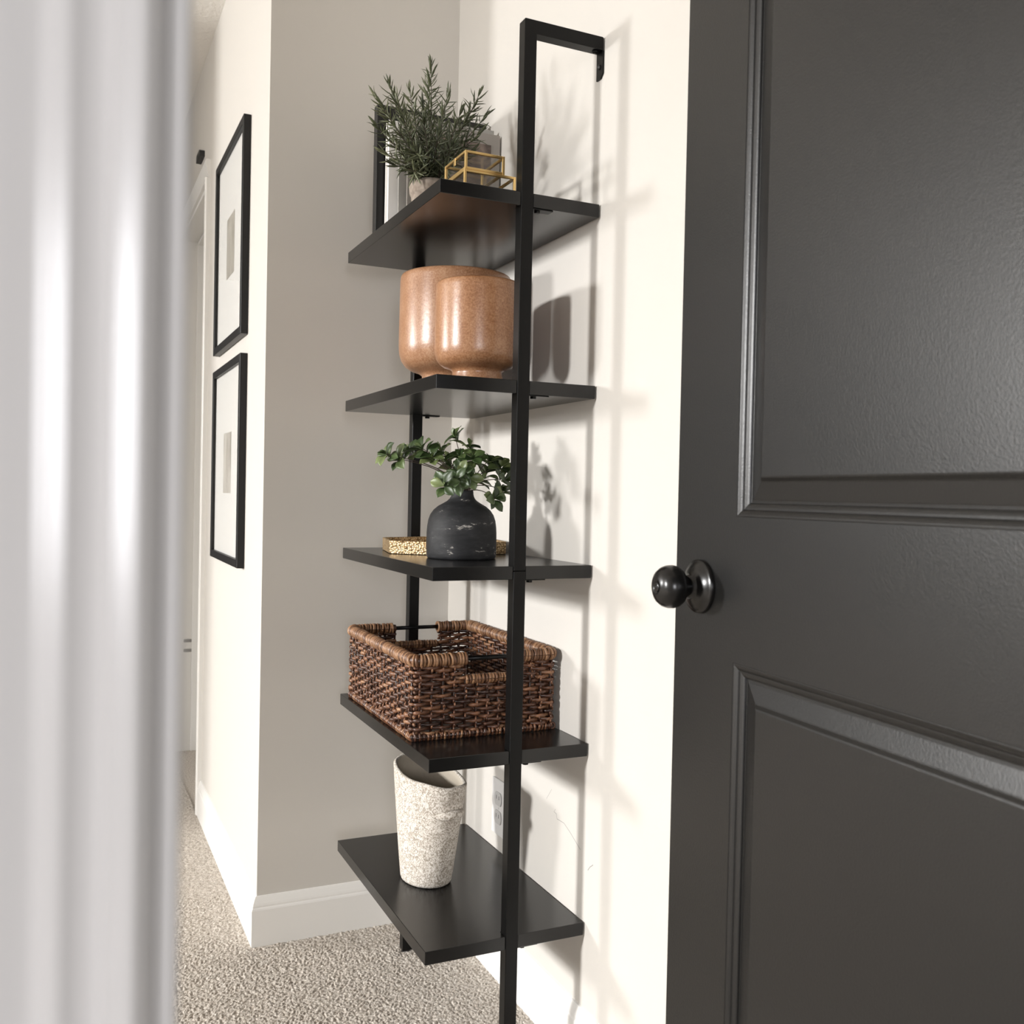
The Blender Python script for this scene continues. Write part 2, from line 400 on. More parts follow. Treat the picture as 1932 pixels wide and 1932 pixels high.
# ------------------------------------------------------------------ carpet pile
def carpet_patch(name, x0, x1, y0, y1, step, label):
    nx, ny = int((x1 - x0) / step), int((y1 - y0) / step)
    xs = np.linspace(x0, x1, nx); ys = np.linspace(y0, y1, ny)
    X, Y = np.meshgrid(xs, ys, indexing='ij')
    rng = np.random.default_rng(5)
    ca, sa = math.cos(.55), math.sin(.55)
    U, V = X * ca + Y * sa, -X * sa + Y * ca
    cu, cv = .0070, .0050
    T = 512; jx = rng.uniform(-.33, .33, (T, T)); jy = rng.uniform(-.33, .33, (T, T)); jh = rng.uniform(.45, 1.0, (T, T)); jr = rng.uniform(-.9, .9, (T, T))
    gu, gv = np.floor(U / cu).astype(int), np.floor(V / cv).astype(int)
    Z = np.zeros_like(X)
    for du in (-1, 0, 1):
        for dv in (-1, 0, 1):
            a, b = gu + du, gv + dv
            ia, ib = a % T, b % T
            px = (a + .5 + jx[ia, ib] + .5 * (b % 2)) * cu - U; py = (b + .5 + jy[ia, ib]) * cv - V
            cr, sr = np.cos(jr[ia, ib]), np.sin(jr[ia, ib])
            qx, qy = (px * cr + py * sr) / (cu * .72), (-px * sr + py * cr) / (cv * .56)
            q = 1 - qx * qx - qy * qy
            Z = np.maximum(Z, np.where(q > 0, np.sqrt(np.maximum(q, 0)) * jh[ia, ib], 0))
    Z = .0006 + Z * .0040
    co = np.stack([X, Y, Z], -1).reshape(-1, 3).astype(np.float32)
    idx = np.arange(nx * ny).reshape(nx, ny)
    q = np.stack([idx[:-1, :-1], idx[1:, :-1], idx[1:, 1:], idx[:-1, 1:]], -1).reshape(-1, 4)
    me = bpy.data.meshes.new(name)
    me.vertices.add(len(co)); me.vertices.foreach_set('co', co.ravel())
    me.loops.add(q.size); me.loops.foreach_set('vertex_index', q.ravel().astype(np.int32))
    me.polygons.add(len(q)); me.polygons.foreach_set('loop_start', np.arange(0, q.size, 4, dtype=np.int32))
    me.polygons.foreach_set('use_smooth', np.ones(len(q), bool))
    me.update(calc_edges=True); me.validate()
    return tag(link(name, me, M_carpet), label, 'carpet', None, 'stuff')
carpet_patch('carpet_pile', -.95, -.0126, .02, 1.0, .0019, 'beige looped carpet pile under the black shelf')
carpet_patch('carpet_pile', -.95, XH - .0126, 1.0, 2.46, .0034, 'beige looped carpet pile further down the hall')

# ------------------------------------------------------------------ black panel door
dv = Vector((.07452, .99722, 0)).normalized(); dn = Vector((-dv.y, dv.x, 0))
K0 = Vector((-.12757, -.49534, .012 + H))
ddoor = empty('door_1', (K0.x - dv.x * .70, K0.y - dv.y * .70, 0), 'open black two-panel door with round black knob', 'door'); ddoor['kind'] = 'structure'
def D(s, z, h): return K0 - dv * s + dn * h + Vector((0, 0, z - K0.z))
S0, S1, S2, S3 = -.060, .0745, .5675, .702
Z0, ZA0, ZA1, ZB0, ZB1, ZT = .010, .240, .831, 1.003, 1.905, 2.040
bm = bmesh.new()
ss, zz = [S0, S1, S2, S3], [Z0, ZA0, ZA1, ZB0, ZB1, ZT]
fv = {(i, j): bm.verts.new(D(ss[i], zz[j], 0)) for i in range(4) for j in range(6)}
bv = {(i, j): bm.verts.new(D(ss[i], zz[j], -.035)) for i in (0, 3) for j in (0, 5)}
for i in range(3):
    for j in range(5):
        if i == 1 and j in (1, 3): continue
        bm.faces.new((fv[i, j], fv[i + 1, j], fv[i + 1, j + 1], fv[i, j + 1]))
bm.faces.new((bv[0, 0], bv[0, 5], bv[3, 5], bv[3, 0]))
bm.faces.new([fv[0, j] for j in range(6)] + [bv[0, 5], bv[0, 0]])
bm.faces.new([fv[3, j] for j in range(6)] + [bv[3, 5], bv[3, 0]])
bm.faces.new([fv[i, 0] for i in range(4)] + [bv[3, 0], bv[0, 0]])
bm.faces.new([fv[i, 5] for i in range(4)] + [bv[3, 5], bv[0, 5]])
link('stile_and_rail_frame', bm_done(bm, 'stile_and_rail_frame'), M_black_door, ddoor)
PROF = [(0, 0), (.0006, -.0007), (.0016, -.0006), (.0030, -.0009), (.0055, -.0019), (.0074, -.0031), (.0080, -.0040), (.0086, -.0047), (.0096, -.0047), (.0112, -.0050),
        (.0136, -.0058), (.0154, -.0068), (.0160, -.0078), (.0164, -.0092), (.0172, -.0094), (.0195, -.0092), (.0205, -.0088), (.0400, -.0046), (.0415, -.0040), (.0452, -.0012), (.0462, -.0008), (.0474, -.0006)]
for (za, zb) in ((ZA0, ZA1), (ZB0, ZB1)):
    bm = bmesh.new(); prev = None
    for (o, h) in PROF:
        ring = [bm.verts.new(D(s, z, h)) for s, z in ((S1 + o, za + o), (S2 - o, za + o), (S2 - o, zb - o), (S1 + o, zb - o))]
        if prev:
            for k in range(4): bm.faces.new((prev[k], prev[(k + 1) % 4], ring[(k + 1) % 4], ring[k]))
        prev = ring
    bm.faces.new(prev)
    link('raised_panel', bm_done(bm, 'raised_panel'), M_black_door, ddoor)
def along_n(me, off=0.0):
    # lathe made about z -> about the door normal at the knob
    q = Vector((0, 0, 1)).rotation_difference(dn).to_matrix().to_4x4()
    me.transform(Matrix.Translation(K0 + dn * off) @ q); return me
ros = [(0, .0), (.033, .0), (.0335, .001), (.0335, .0050), (.0325, .0062), (.0305, .0068), (.0300, .0072), (.027, .0098), (.022, .0125), (.017, .0145), (.0145, .0165), (.0135, .020), (.0, .020)]
kr = link('rosette', along_n(lathe_me(ros, 48)), M_knob, ddoor, True)
kn = [(0, .018), (.0125, .018), (.0128, .024), (.0150, .0262), (.0180, .0278), (.0225, .0310), (.0255, .0355), (.0268, .0410), (.0265, .0470), (.0245, .0530), (.0205, .0582), (.0150, .0614), (.0100, .0626), (.0088, .0629), (.0080, .0626), (.0074, .0612), (.0, .0612)]
kb = link('knob', along_n(lathe_me(kn, 56)), M_knob, ddoor, True)
bt = link('lock_button', along_n(lathe_me([(0, .0605), (.0058, .0605), (.0058, .0624), (.0050, .0630), (0, .0632)], 24)), M_knob, kb, True)
sl = box_me(-.0006, .0006, -.0045, .0045, 0, .0006); sl.transform(Matrix.Rotation(.15, 4, 'Z'))
link('key_slot', along_n(sl, .0629), M_dark, kb)
for hz in (.24, 1.02, 1.80):
    link('hinge', prism_me([(math.cos(k * PI / 6) * .007, math.sin(k * PI / 6) * .007) for k in range(12)], lambda a, b, t: tuple(D(S3 + .004, 0, -.0405) + Vector((a, b, t))), hz - .045, hz + .045), M_knob, ddoor)

# ------------------------------------------------------------------ ladder shelf
SP = 0.3172; DEP = .3009; LEN = .5580; TH = .0229
ZTOP = [1.5360, 1.2181, .9020, .5857, .2662]
PX0, PX1 = -.1550, -.1322
shelf = empty('ladder_shelf', (-.15, LEN / 2, 0), 'tall black five-tier ladder shelf fixed to the wall', 'shelf')
nd = .0212
outline = [(-DEP, 0), (PX0 - .0004, 0), (PX0 - .0004, nd), (PX1 + .0004, nd), (PX1 + .0004, 0), (-.003, 0), (-.003, LEN), (PX1 + .0004, LEN), (PX1 + .0004, LEN - nd), (PX0 - .0004, LEN - nd), (PX0 - .0004, LEN), (-DEP, LEN)]
board_me = prism_me(outline, lambda a, b, t: (a, b, t), -TH, 0, 'shelf_board', .0007)
board_me.materials.append(M_shelf)
for z in ZTOP:
    o = link('shelf_board', board_me, None, shelf); o.location = (0, 0, z)
PTOP = .925 + H
for (y0, y1) in ((-.0018, .0208), (LEN - .0208, LEN + .0018)):
    seam = ZTOP[2] - .0085
    box('lower_post', PX0, PX1, y0, y1, .006, seam - .0003, M_black_steel, shelf, .0011)
    # upper post and wall arm: one bent tube
    tb = .0228
    link('upper_post', prism_me([(PX0, seam + .0003), (PX1, seam + .0003), (PX1, PTOP - tb), (-.0022, PTOP - tb), (-.0022, PTOP - .0015), (-.0037, PTOP), (PX0 + .001, PTOP), (PX0, PTOP - .001)], lambda a, b, t: (a, t, b), y0, y1, 'upper_post', .0008), M_black_steel, shelf)
    link('foot_pad', lathe_me([(0, .001), (.010, .001), (.010, .006), (0, .006)], 20), M_dark, shelf).location = ((PX0 + PX1) / 2, (y0 + y1) / 2, 0)
    # wall plate with clipped corner and screws
    zt = PTOP - tb
    pl = link('wall_plate', prism_me([(y0 + .0008, zt), (y1 - .0006, zt), (y1 - .0006, zt - .047), (y0 + .0085, zt - .047), (y0 + .0008, zt - .0395)], lambda a, b, t: (t, a, b), -.0035, -.0005, 'wall_plate'), M_black_steel, shelf)
    cy = (y0 + y1) / 2
    q = lathe_me([(0, .0036), (.0028, .0032), (.0042, .0016), (.0044, 0), (0, 0)], 16); q.transform(Matrix.Translation((-.0035, cy, zt - .026)) @ Matrix.Rotation(-PI / 2, 4, 'Y'))
    link('screw', q, M_dark, pl, True)
    q = lathe_me([(0, .0040), (.0036, .0036), (.0056, .0016), (.0058, 0), (0, 0)], 16); q.transform(Matrix.Translation((-.013, cy, zt)) @ Matrix.Rotation(PI, 4, 'X'))
    link('bolt', q, M_black_steel, pl, True)
for z in ZTOP:
    for (yc) in (.0125, LEN - .0125):
        s_ = 1 if yc < .2 else -1
        zb = z - TH
        bk = box('shelf_bracket', PX1, PX1 + .040, yc - .0095, yc + .0095, zb - .0022, zb - .0002, M_black_steel, shelf, .0004, 1)
        q = lathe_me([(0, -.0062), (.0052, -.0062), (.0056, -.0056), (.0056, -.0020), (0, -.0020)], 6); q.transform(Matrix.Translation((PX1 + .014, yc, zb)))
        link('nut', q, M_black_steel, bk)

# ------------------------------------------------------------------ two tan planters
def planter(name, x, y, z, R, Ht, mat, label):
    f = R * .62; k = R / .079
    P = [(0, 0), (f * 1.01, 0), (f * 1.03, .0015), (f * 1.01, .008 * k), (f * .93, .0255 * k), (f * .935, .0305 * k), (f * 1.04, .0340 * k), (R * .78, .0374 * k), (R * .88, .0425 * k), (R * .955, .0505 * k),
         (R * .990, .060 * k), (R, .072 * k), (R, Ht * .55), (R * .992, Ht - .012), (R * .984, Ht - .005), (R * .968, Ht - .0012), (R * .950, Ht), (R * .930, Ht - .0015), (R * .918, Ht - .006), (R * .905, Ht * .55), (R * .85, .055 * k), (R * .6, .042 * k), (0, .042 * k)]
    o = link(name, lathe_me(P, 72), mat, None, True); o.location = (x, y, z)
    return tag(o, label, 'planter', 'tan footed planters on the shelf')
planter('footed_planter', -.1595, .1660, ZTOP[1], .0795, .1920, M_terra, 'smaller tan glazed footed planter, in front on its shelf')
planter('footed_planter', -.1255, .3680, ZTOP[1], .1145, .2470, M_terra2, 'larger tan glazed footed planter, partly hidden behind the smaller one')

# ------------------------------------------------------------------ charcoal vase with greenery
VX, VY, VZ = -.1680, .2050, ZTOP[2]
vp = [(0, 0), (.0610, 0), (.0642, .0012), (.0656, .004), (.0662, .012), (.0660, .030), (.0655, .048), (.0646, .060), (.0628, .0715), (.0590, .0822), (.0530, .0910), (.0450, .0978), (.0360, .1030), (.0285, .1075), (.0240, .1120), (.0218, .1165),
      (.0208, .1210), (.0206, .1255), (.0200, .1272), (.0188, .1276), (.0178, .1262), (.0176, .115), (.023, .104), (.050, .085), (.056, .06), (.056, .012), (0, .012)]
vase = link('bottle_vase', lathe_me(vp, 72, wob=lambda a, z: 1 + .008 * math.sin(2 * a + z * 30) + .004 * math.sin(5 * a + 1)), M_charcoal, None, True)
vase.location = (VX, VY, VZ)
tag(vase, 'distressed charcoal bottle vase on the middle shelf', 'vase')
stems_root = empty('leafy_branch_arrangement', (VX, VY, VZ + .013), 'leafy green artificial branches standing in the charcoal vase', 'plant')
LEAF = [(-0.309, 0.24, 1.094), (-0.287, 0.23, 1.086), (-0.26, 0.25, 1.103), (-0.246, 0.22, 1.107), (-0.232, 0.2, 1.092), (-0.2, 0.24, 1.105), (-0.18, 0.22, 1.133), (-0.181, 0.19, 1.096), (-0.149, 0.22, 1.114), (-0.162, 0.17, 1.092), (-0.18, 0.24, 1.075), (-0.19, 0.16, 1.064), (-0.238, 0.12, 1.038), (-0.206, 0.14, 1.049), (-0.17, 0.17, 1.055), (-0.115, 0.2, 1.089), (-0.083, 0.22, 1.078), (-0.085, 0.19, 1.052), (-0.077, 0.22, 1.032), (-0.115, 0.17, 1.016), (-0.104, 0.24, 1.067), (-0.174, 0.27, 1.091), (-0.127, 0.22, 1.051)]
def leaf_me(ln, wd, curl, name='leaf'):
    n = 7; V = []; F = []
    prof = [0.08, .42, .74, .96, 1.0, .72, .02]
    for i in range(n):
        t = i / (n - 1); x = ln * t; zc = curl * ln * (t * t) * -.5 + .06 * ln * math.sin(PI * t)
        for j in (-1, -.5, 0, .5, 1):
            V.append((x, j * wd * .5 * prof[i], zc + abs(j) * wd * .16 * prof[i]))
    for i in range(n - 1):
        for j in range(4): F.append((i * 5 + j, i * 5 + j + 1, (i + 1) * 5 + j + 1, (i + 1) * 5 + j))
    k = len(V)
    V += [(x, y, z - .00035) for (x, y, z) in V]
    F += [tuple(k + q for q in f[::-1]) for f in F]
    for i in range(n - 1):
        F.append((i * 5, (i + 1) * 5, k + (i + 1) * 5, k + i * 5)); F.append((i * 5 + 4, k + i * 5 + 4, k + (i + 1) * 5 + 4, (i + 1) * 5 + 4))
    me = mesh(name, V, F); me.materials.append(M_leaf)
    me.polygons.foreach_set('use_smooth', [True] * len(me.polygons)); return me
LEAVES = [leaf_me(.031, .0205, .30), leaf_me(.035, .0225, .2), leaf_me(.027, .0165, .45), leaf_me(.020, .0095, .1)]
neck = Vector((-.163, VY, VZ + .118)); base = Vector((VX, VY, VZ + .014))
rl = random.Random(11)
def bez(a, b, c, dd, t): return a * (1 - t) ** 3 + b * 3 * t * (1 - t) ** 2 + c * 3 * t * t * (1 - t) + dd * t ** 3
for ci, tip in enumerate(LEAF):
    tip = Vector(tip); dirn = (tip - neck)
    jit = Vector((rl.uniform(-.010, .010), rl.uniform(-.010, .010), 0))
    pts = [base + jit * .8, neck + jit - Vector((0, 0, .02))] + [bez(neck + jit, neck + jit + Vector((dirn.x * .15, dirn.y * .15, dirn.length * .35)), tip - dirn * .3 + Vector((0, 0, .012)), tip, t) for t in [k / 7 for k in range(8)]]
    V, F = tube_geo(pts, [.0012] * 4 + [.0011 - .0001 * k for k in range(len(pts) - 4)], 5)
    br = link('branch', mesh('branch', V, F), M_twig, stems_root, True)
    ax = ((pts[-1] - pts[-3]).normalized() * .55 + Vector((-.42, -.62, .52)) * rl.uniform(.35, .85) + Vector((rl.uniform(-.3, .3), rl.uniform(-.3, .3), rl.uniform(-.2, .3)))).normalized()
    n_l = rl.choice((5, 6, 6, 7))
    u = ax.orthogonal().normalized(); vv = ax.cross(u)
    ph = rl.uniform(0, 6.28)
    for k in range(n_l + 2):
        young = k >= n_l
        a = ph + 2 * PI * k / n_l + rl.uniform(-.3, .3)
        el = rl.uniform(.95, 1.35) if not young else rl.uniform(.25, .5)
        dr = (ax * math.cos(el) + (u * math.cos(a) + vv * math.sin(a)) * math.sin(el)).normalized()
        me = LEAVES[3] if young else LEAVES[rl.choice((0, 0, 1, 2))]
        side = dr.cross(ax if abs(dr.dot(ax)) < .98 else u).normalized(); nrm = side.cross(dr).normalized()
        mtx = Matrix((( dr.x, side.x, nrm.x, 0), (dr.y, side.y, nrm.y, 0), (dr.z, side.z, nrm.z, 0), (0, 0, 0, 1)))
        if nrm.dot(ax) < 0: mtx = mtx @ Matrix.Rotation(PI, 4, 'X')
        pos = tip - ax * rl.uniform(0, .006) if k % 2 or young else tip - ax * rl.uniform(.006, .016)
        lf = bpy.data.objects.new('leaf', me); COL.objects.link(lf); lf.parent = br
        lf.matrix_parent_inverse = world_matrix(br).inverted()
        lf.matrix_basis = Matrix.Translation(pos) @ mtx @ Matrix.Scale(rl.uniform(.8, 1.08), 4)

# ------------------------------------------------------------------ hammered hexagonal tray
tray = empty('hexagonal_tray', (-.1363, .385, ZTOP[2]), 'hammered gold hexagonal tray behind the charcoal vase', 'tray')
HA = .136; ang0 = math.radians(-90 - 41.5)
def hexpts(rad): return [(-.1363 + rad * math.cos(ang0 + PI / 6 + k * PI / 3), .385 + rad * math.sin(ang0 + PI / 6 + k * PI / 3)) for k in range(6)]
link('tray_base', prism_me(hexpts(HA - .002), lambda a, b, t: (a, b, t), ZTOP[2] + .0006, ZTOP[2] + .005, 'tray_base'), M_hammer, tray)
po, pi_ = hexpts(HA), hexpts(HA - .0055)
for k in range(6):
    k2 = (k + 1) % 6
    link('tray_side', prism_me([po[k], po[k2], pi_[k2], pi_[k]], lambda a, b, t: (a, b, t), ZTOP[2] + .0008, ZTOP[2] + .0265, 'tray_side', .0008), M_hammer, tray)

# ------------------------------------------------------------------ woven basket
BX0, BX1, BY0, BY1, BZ = -.2965, -.0050, .1080, .5330, ZTOP[3] + .0006
BH = .1525
bas = empty('woven_basket', ((BX0 + BX1) / 2, (BY0 + BY1) / 2, BZ), 'dark brown woven storage basket with rod handles on shelf', 'basket')
rb = random.Random(4)
def add_tone(me, tones):
    at = me.attributes.new('tone', 'FLOAT', 'POINT'); at.data.foreach_set('value', tones)
def weave_side(p0, p1, nrm, cuts, name):
    """strands from p0 to p1 (xy), outward normal nrm, cuts: (s0, s1, zcut)"""
    p0, p1, nrm = Vector(p0), Vector(p1), Vector(nrm)
    ln = (p1 - p0).length; t = (p1 - p0) / ln
    V, F, T = [], [], []
    pitch = .0072; nrow = int((BH - .020) / pitch); stake = .0215
    for rw in range(nrow):
        z = .0065 + rw * pitch
        spans = [(0, ln)]
        if cuts and z > cuts[2]: spans = [(0, cuts[0]), (cuts[1], ln)]
        for (a, b) in spans:
            ph = PI * (rw % 2)
            # several lengths of fibre in a row, each with its own tone and thickness
            s = a
            while s < b - 1e-4:
                e = min(b, s + rb.uniform(.035, .085))
                if b - e < .015: e = b
                n = max(3, int((e - s) / .0036)); pts, rad = [], []
                tone = rb.random() * .75 + .1; tw = rb.uniform(.0031, .0042); zj = rb.uniform(-.0009, .0009)
                for k in range(n + 1):
                    q = s + (e - s) * k / n
                    off = .0040 * math.sin(PI * q / stake + ph) + rb.uniform(-.0005, .0005)
                    edge = min(k, n - k)
                    P = p0 + t * q + nrm * (off - (.0022 if edge == 0 else 0))
                    pts.append((P.x, P.y, BZ + z + zj + rb.uniform(-.0006, .0006)))
                    rad.append(tw * (.55 if edge == 0 else 1.0) * rb.uniform(.86, 1.12))
                c0 = len(V); tube_geo(pts, rad, 6, .75, Vector((0, 0, 1)), V, F); T += [min(1, max(0, tone + rb.uniform(-.08, .08))) for _ in range(len(V) - c0)]
                s = e
    # upright stakes
    k = stake / 2
    while k < ln:
        P = p0 + t * k; top = cuts[2] - .002 if cuts and cuts[0] < k < cuts[1] else BH - .014
        c0 = len(V); tube_geo([(P.x, P.y, BZ + .002), (P.x, P.y, BZ + top * .5), (P.x, P.y, BZ + top)], .0026, 5, 1.0, Vector((1, 0, 0)), V, F); T += [.12] * (len(V) - c0)
        k += stake
    # cross-over wraps that show between the rows
    k = stake / 2
    while k < ln:
        for rw in range(nrow):
            z = .0065 + (rw + .5) * pitch
            if cuts and cuts[0] - .004 < k < cuts[1] + .004 and z > cuts[2] - .004: continue
            if rb.random() < .55:
                P = p0 + t * (k + rb.uniform(-.002, .002)) + nrm * .0035
                c0 = len(V); tube_geo([(P.x, P.y, BZ + z - .0045), (P.x + nrm.x * .0016, P.y + nrm.y * .0016, BZ + z), (P.x, P.y, BZ + z + .0045)], [.0012, .0021, .0012], 5, 1.0, Vector((1, 0, 0)), V, F); T += [rb.random() * .6 + .2] * (len(V) - c0)
        k += stake
    me = mesh(name, V, F); add_tone(me, T)
    o = link(name, me, M_wick, bas, True); o['kind'] = 'stuff'; return o
ins = .0085
cx0, cx1, cz = .098, .196, .104
weave_side((BX0 + ins, BY0 + ins), (BX1 - ins, BY0 + ins), (0, -1), (cx0, cx1, cz), 'woven_side')
weave_side((BX0 + ins, BY1 - ins), (BX1 - ins, BY1 - ins), (0, 1), (cx0, cx1, cz), 'woven_side')
weave_side((BX0 + ins, BY0 + ins), (BX0 + ins, BY1 - ins), (-1, 0), None, 'woven_side')
weave_side((BX1 - ins, BY0 + ins), (BX1 - ins, BY1 - ins), (1, 0), None, 'woven_side')
box('basket_bottom', BX0 + .006, BX1 - .006, BY0 + .006, BY1 - .006, BZ, BZ + .006, M_wick, bas)
def wrap_rim(pts, rad, name, pitch=.0056, thick=.0030):
    """a core with fibre wound round it"""
    V, F, T = [], [], []
    pts = [Vector(p) for p in pts]
    tube_geo(pts, rad * .86, 8, 1.0, Vector((0, 0, 1)), V, F); T += [.1] * len(V)
    seg = [(pts[i + 1] - pts[i]).length for i in range(len(pts) - 1)]; tot = sum(seg)
    n = int(tot / pitch); s = pitch * .4
    for k in range(n):
        q = s; i = 0
        while i < len(seg) - 1 and q > seg[i]: q -= seg[i]; i += 1
        P = pts[i].lerp(pts[i + 1], min(1, q / seg[i])); t = (pts[i + 1] - pts[i]).normalized()
        t = (t + Vector((rb.uniform(-.16, .16), rb.uniform(-.16, .16), rb.uniform(-.22, .10)))).normalized()
        a = t.cross(Vector((0, 0, 1))).normalized(); b = a.cross(t).normalized()
        rr = rad * rb.uniform(.90, 1.06); th = thick * rb.uniform(.85, 1.15); tone = rb.uniform(.15, .95)
        ring = [P + a * math.cos(2 * PI * m / 12) * rr + b * math.sin(2 * PI * m / 12) * rr * 1.04 for m in range(13)]
        c0 = len(V); tube_geo(ring, th, 5, 1.0, t, V, F, False); T += [tone] * (len(V) - c0)
        s += pitch * rb.uniform(.93, 1.07)
    me = mesh(name, V, F); add_tone(me, T)
    o = link(name, me, M_wick if name == 'plaited_foot' else M_rim, bas, True); o['kind'] = 'stuff'; return o
zr = BZ + BH - .0110; rr_ = .0092
def arc_corner(cx, cy, a0, a1, rad=.012): return [(cx + rad * math.cos(a0 + (a1 - a0) * k / 5), cy + rad * math.sin(a0 + (a1 - a0) * k / 5), zr) for k in range(6)]
g = ins; cr = .012
xa, xb, ya, yb = BX0 + g, BX1 - g, BY0 + g, BY1 - g
cut_l, cut_r = BX0 + ins + cx0, BX0 + ins + cx1
front = [(cut_l, ya, zr)] + arc_corner(xa + cr, ya + cr, -PI / 2, -PI)[0:] + arc_corner(xa + cr, yb - cr, PI, PI / 2) + [(cut_l, yb, zr)]
backr = [(cut_r, ya, zr)] + arc_corner(xb - cr, ya + cr, -PI / 2, 0) + arc_corner(xb - cr, yb - cr, 0, PI / 2) + [(cut_r, yb, zr)]
wrap_rim(front, rr_, 'wrapped_rim'); wrap_rim(backr, rr_, 'wrapped_rim')
for y in (ya, yb):
    wrap_rim([(cut_l - .002, y, BZ + cz), (cut_r + .002, y, BZ + cz)], .0066, 'wrapped_rim', .0062)
    V, F = tube_geo([(cut_l - .03, y, zr), (cut_r + .03, y, zr)], .0042, 12)
    link('handle_rod', mesh('handle_rod', V, F), M_black_steel, bas, True)
# plaited foot along the bottom edge
foot = [(xa, ya, BZ + .0062), (xb, ya, BZ + .0062), (xb, yb, BZ + .0062), (xa, yb, BZ + .0062), (xa, ya, BZ + .0062)]
wrap_rim([(x, y, z) for x, y, z in foot], .0056, 'plaited_foot', .0078, .0026)

# ------------------------------------------------------------------ speckled stoneware planter (bottom shelf)
PXc, PYc, PZc = -.1960, .2880, ZTOP[4] + .0006
def oval_planter():
    # oval bucket: slanting, uneven rim; long axis along the shelf
    n = 72; th = math.radians(-76)
    def pt(t, k, inner=0.0):
        a = 2 * PI * k / n
        A = .0560 + (.0905 - .0560) * t ** .85 - inner; B = .0455 + (.0560 - .0455) * t ** .8 - inner
        x, y = A * math.cos(a), B * math.sin(a)
        # squarish oval at the rim
        sq = 1 + .05 * t * (abs(math.sin(2 * a)))
        x, y = x * sq, y * sq
        X, Y = x * math.cos(th) - y * math.sin(th), x * math.sin(th) + y * math.cos(th)
        zz_ = .2125 * t
        zz_ += t ** 3 * (-.014 * math.cos(a) + .0035 * math.cos(2 * a + .6) + .0015 * math.sin(5 * a))
        return (X + .004 * t, Y, zz_)
    V, F = [], []
    rows = [0, .012, .03] + [k / 16 for k in range(1, 16)] + [.975, .99, 1.0]
    def ring(fn):
        b = len(V); V.extend(fn(k) for k in range(n)); return b
    R = []
    for t in rows:
        ins_ = .004 if t == 0 else (.0012 if t == .012 else 0)
        if t == 1.0: ins_ = .0022
        R.append(ring(lambda k: pt(t, k, ins_)))
    def up(p, q): return (p[0], p[1], p[2] + q)
    R.append(ring(lambda k: up(pt(1, k, .0050), .0006))); R.append(ring(lambda k: up(pt(1, k, .0078), -.0014)))
    for t in (.94, .8, .6, .4, .2, .08): R.append(ring(lambda k: pt(t, k, .0085)))
    for A, B in zip(R[:-1], R[1:]):
        for k in range(n): F.append((A + k, A + (k + 1) % n, B + (k + 1) % n, B + k))
    F.append(tuple(R[0] + k for k in range(n))[::-1]); F.append(tuple(R[-1] + k for k in range(n)))
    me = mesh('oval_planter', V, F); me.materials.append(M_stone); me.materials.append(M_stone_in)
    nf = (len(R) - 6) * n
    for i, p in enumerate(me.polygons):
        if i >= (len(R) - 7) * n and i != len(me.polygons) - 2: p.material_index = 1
    return me
op = link('stoneware_planter', oval_planter(), None, None, True); op.location = (PXc, PYc, PZc)
tag(op, 'cream speckled rough stoneware oval planter on the bottom shelf', 'planter')
# pinched lug handle on the side towards the room's doorway
def lug(cx, cy, cz, direction, ln, hgt, out):
    V, F = [], []; n = 10; m = 8
    dx, dy = math.cos(direction), math.sin(direction); tx, ty = -dy, dx
    for i in range(n + 1):
        s = (i / n - .5) * 2; env = math.sqrt(max(0, 1 - s * s))
        bend = -.012 * s * s
        for j in range(m):
            a = 2 * PI * j / m
            o_ = out * env * (.5 + .5 * math.cos(a)) + bend - .004; z_ = hgt * env * math.sin(a) * (.6 if math.sin(a) > 0 else 1.0)
            V.append((cx + tx * s * ln + dx * o_, cy + ty * s * ln + dy * o_, cz + z_ - .004 * s * s))
    for i in range(n):
        for j in range(m): F.append((i * m + j, i * m + (j + 1) % m, (i + 1) * m + (j + 1) % m, (i + 1) * m + j))
    return mesh('lug_handle', V, F)
for dr_, off in ((math.radians(-76), .0805), (math.radians(104), .0800)):
    o = link('lug_handle', lug(PXc + off * math.cos(dr_) + .003, PYc + off * math.sin(dr_), PZc + (.150 if off > .0801 else .160), dr_, .036, .012, .018), M_stone, op, True)

# ------------------------------------------------------------------ top shelf: picture, cards, rosemary, glass boxes
ZS = ZTOP[0] + .0005
pf = empty('leaning_picture_frame', (-.135, .507, ZS), 'black picture frame standing behind the rosemary on the top shelf', 'picture frame')
fx0, fx1, fy0, fy1, fh, fb = -.2600, -.0110, .4960, .5200, .3030, .0240
for (x0, x1, z0, z1) in ((fx0, fx0 + fb, 0, fh), (fx1 - fb, fx1, 0, fh), (fx0 + fb, fx1 - fb, 0, fb), (fx0 + fb, fx1 - fb, fh - fb, fh)):
    box('frame_bar', x0, x1, fy0, fy1, ZS + z0, ZS + z1, M_frame, pf, .0012)
box('picture_mat', fx0 + fb, fx1 - fb, fy0 + .012, fy0 + .014, ZS + fb, ZS + fh - fb, M_mat, pf)
box('backing_board', fx0 + fb, fx1 - fb, fy0 + .0145, fy0 + .020, ZS + fb, ZS + fh - fb, M_dark, pf)
bk = empty('white_book', (-.14, .470, ZS), 'white-covered book standing upright against the black frame', 'book')
box('page_block', -.2390, -.0420, .4690, .4870, ZS + .0025, ZS + .2600, M_paper, bk)
box('cover', -.2430, -.0400, .4665, .4688, ZS, ZS + .2625, M_paper, bk, .0005, 1)
box('cover', -.2430, -.0400, .4872, .4895, ZS, ZS + .2625, M_paper, bk, .0005, 1)
cg = box('art_card', -.2260, -.0125, .4500, .4535, ZS, ZS + .2740, M_greycard, None, .0004, 1)
tag(cg, 'tall plain grey art card standing behind the taupe card', 'card')
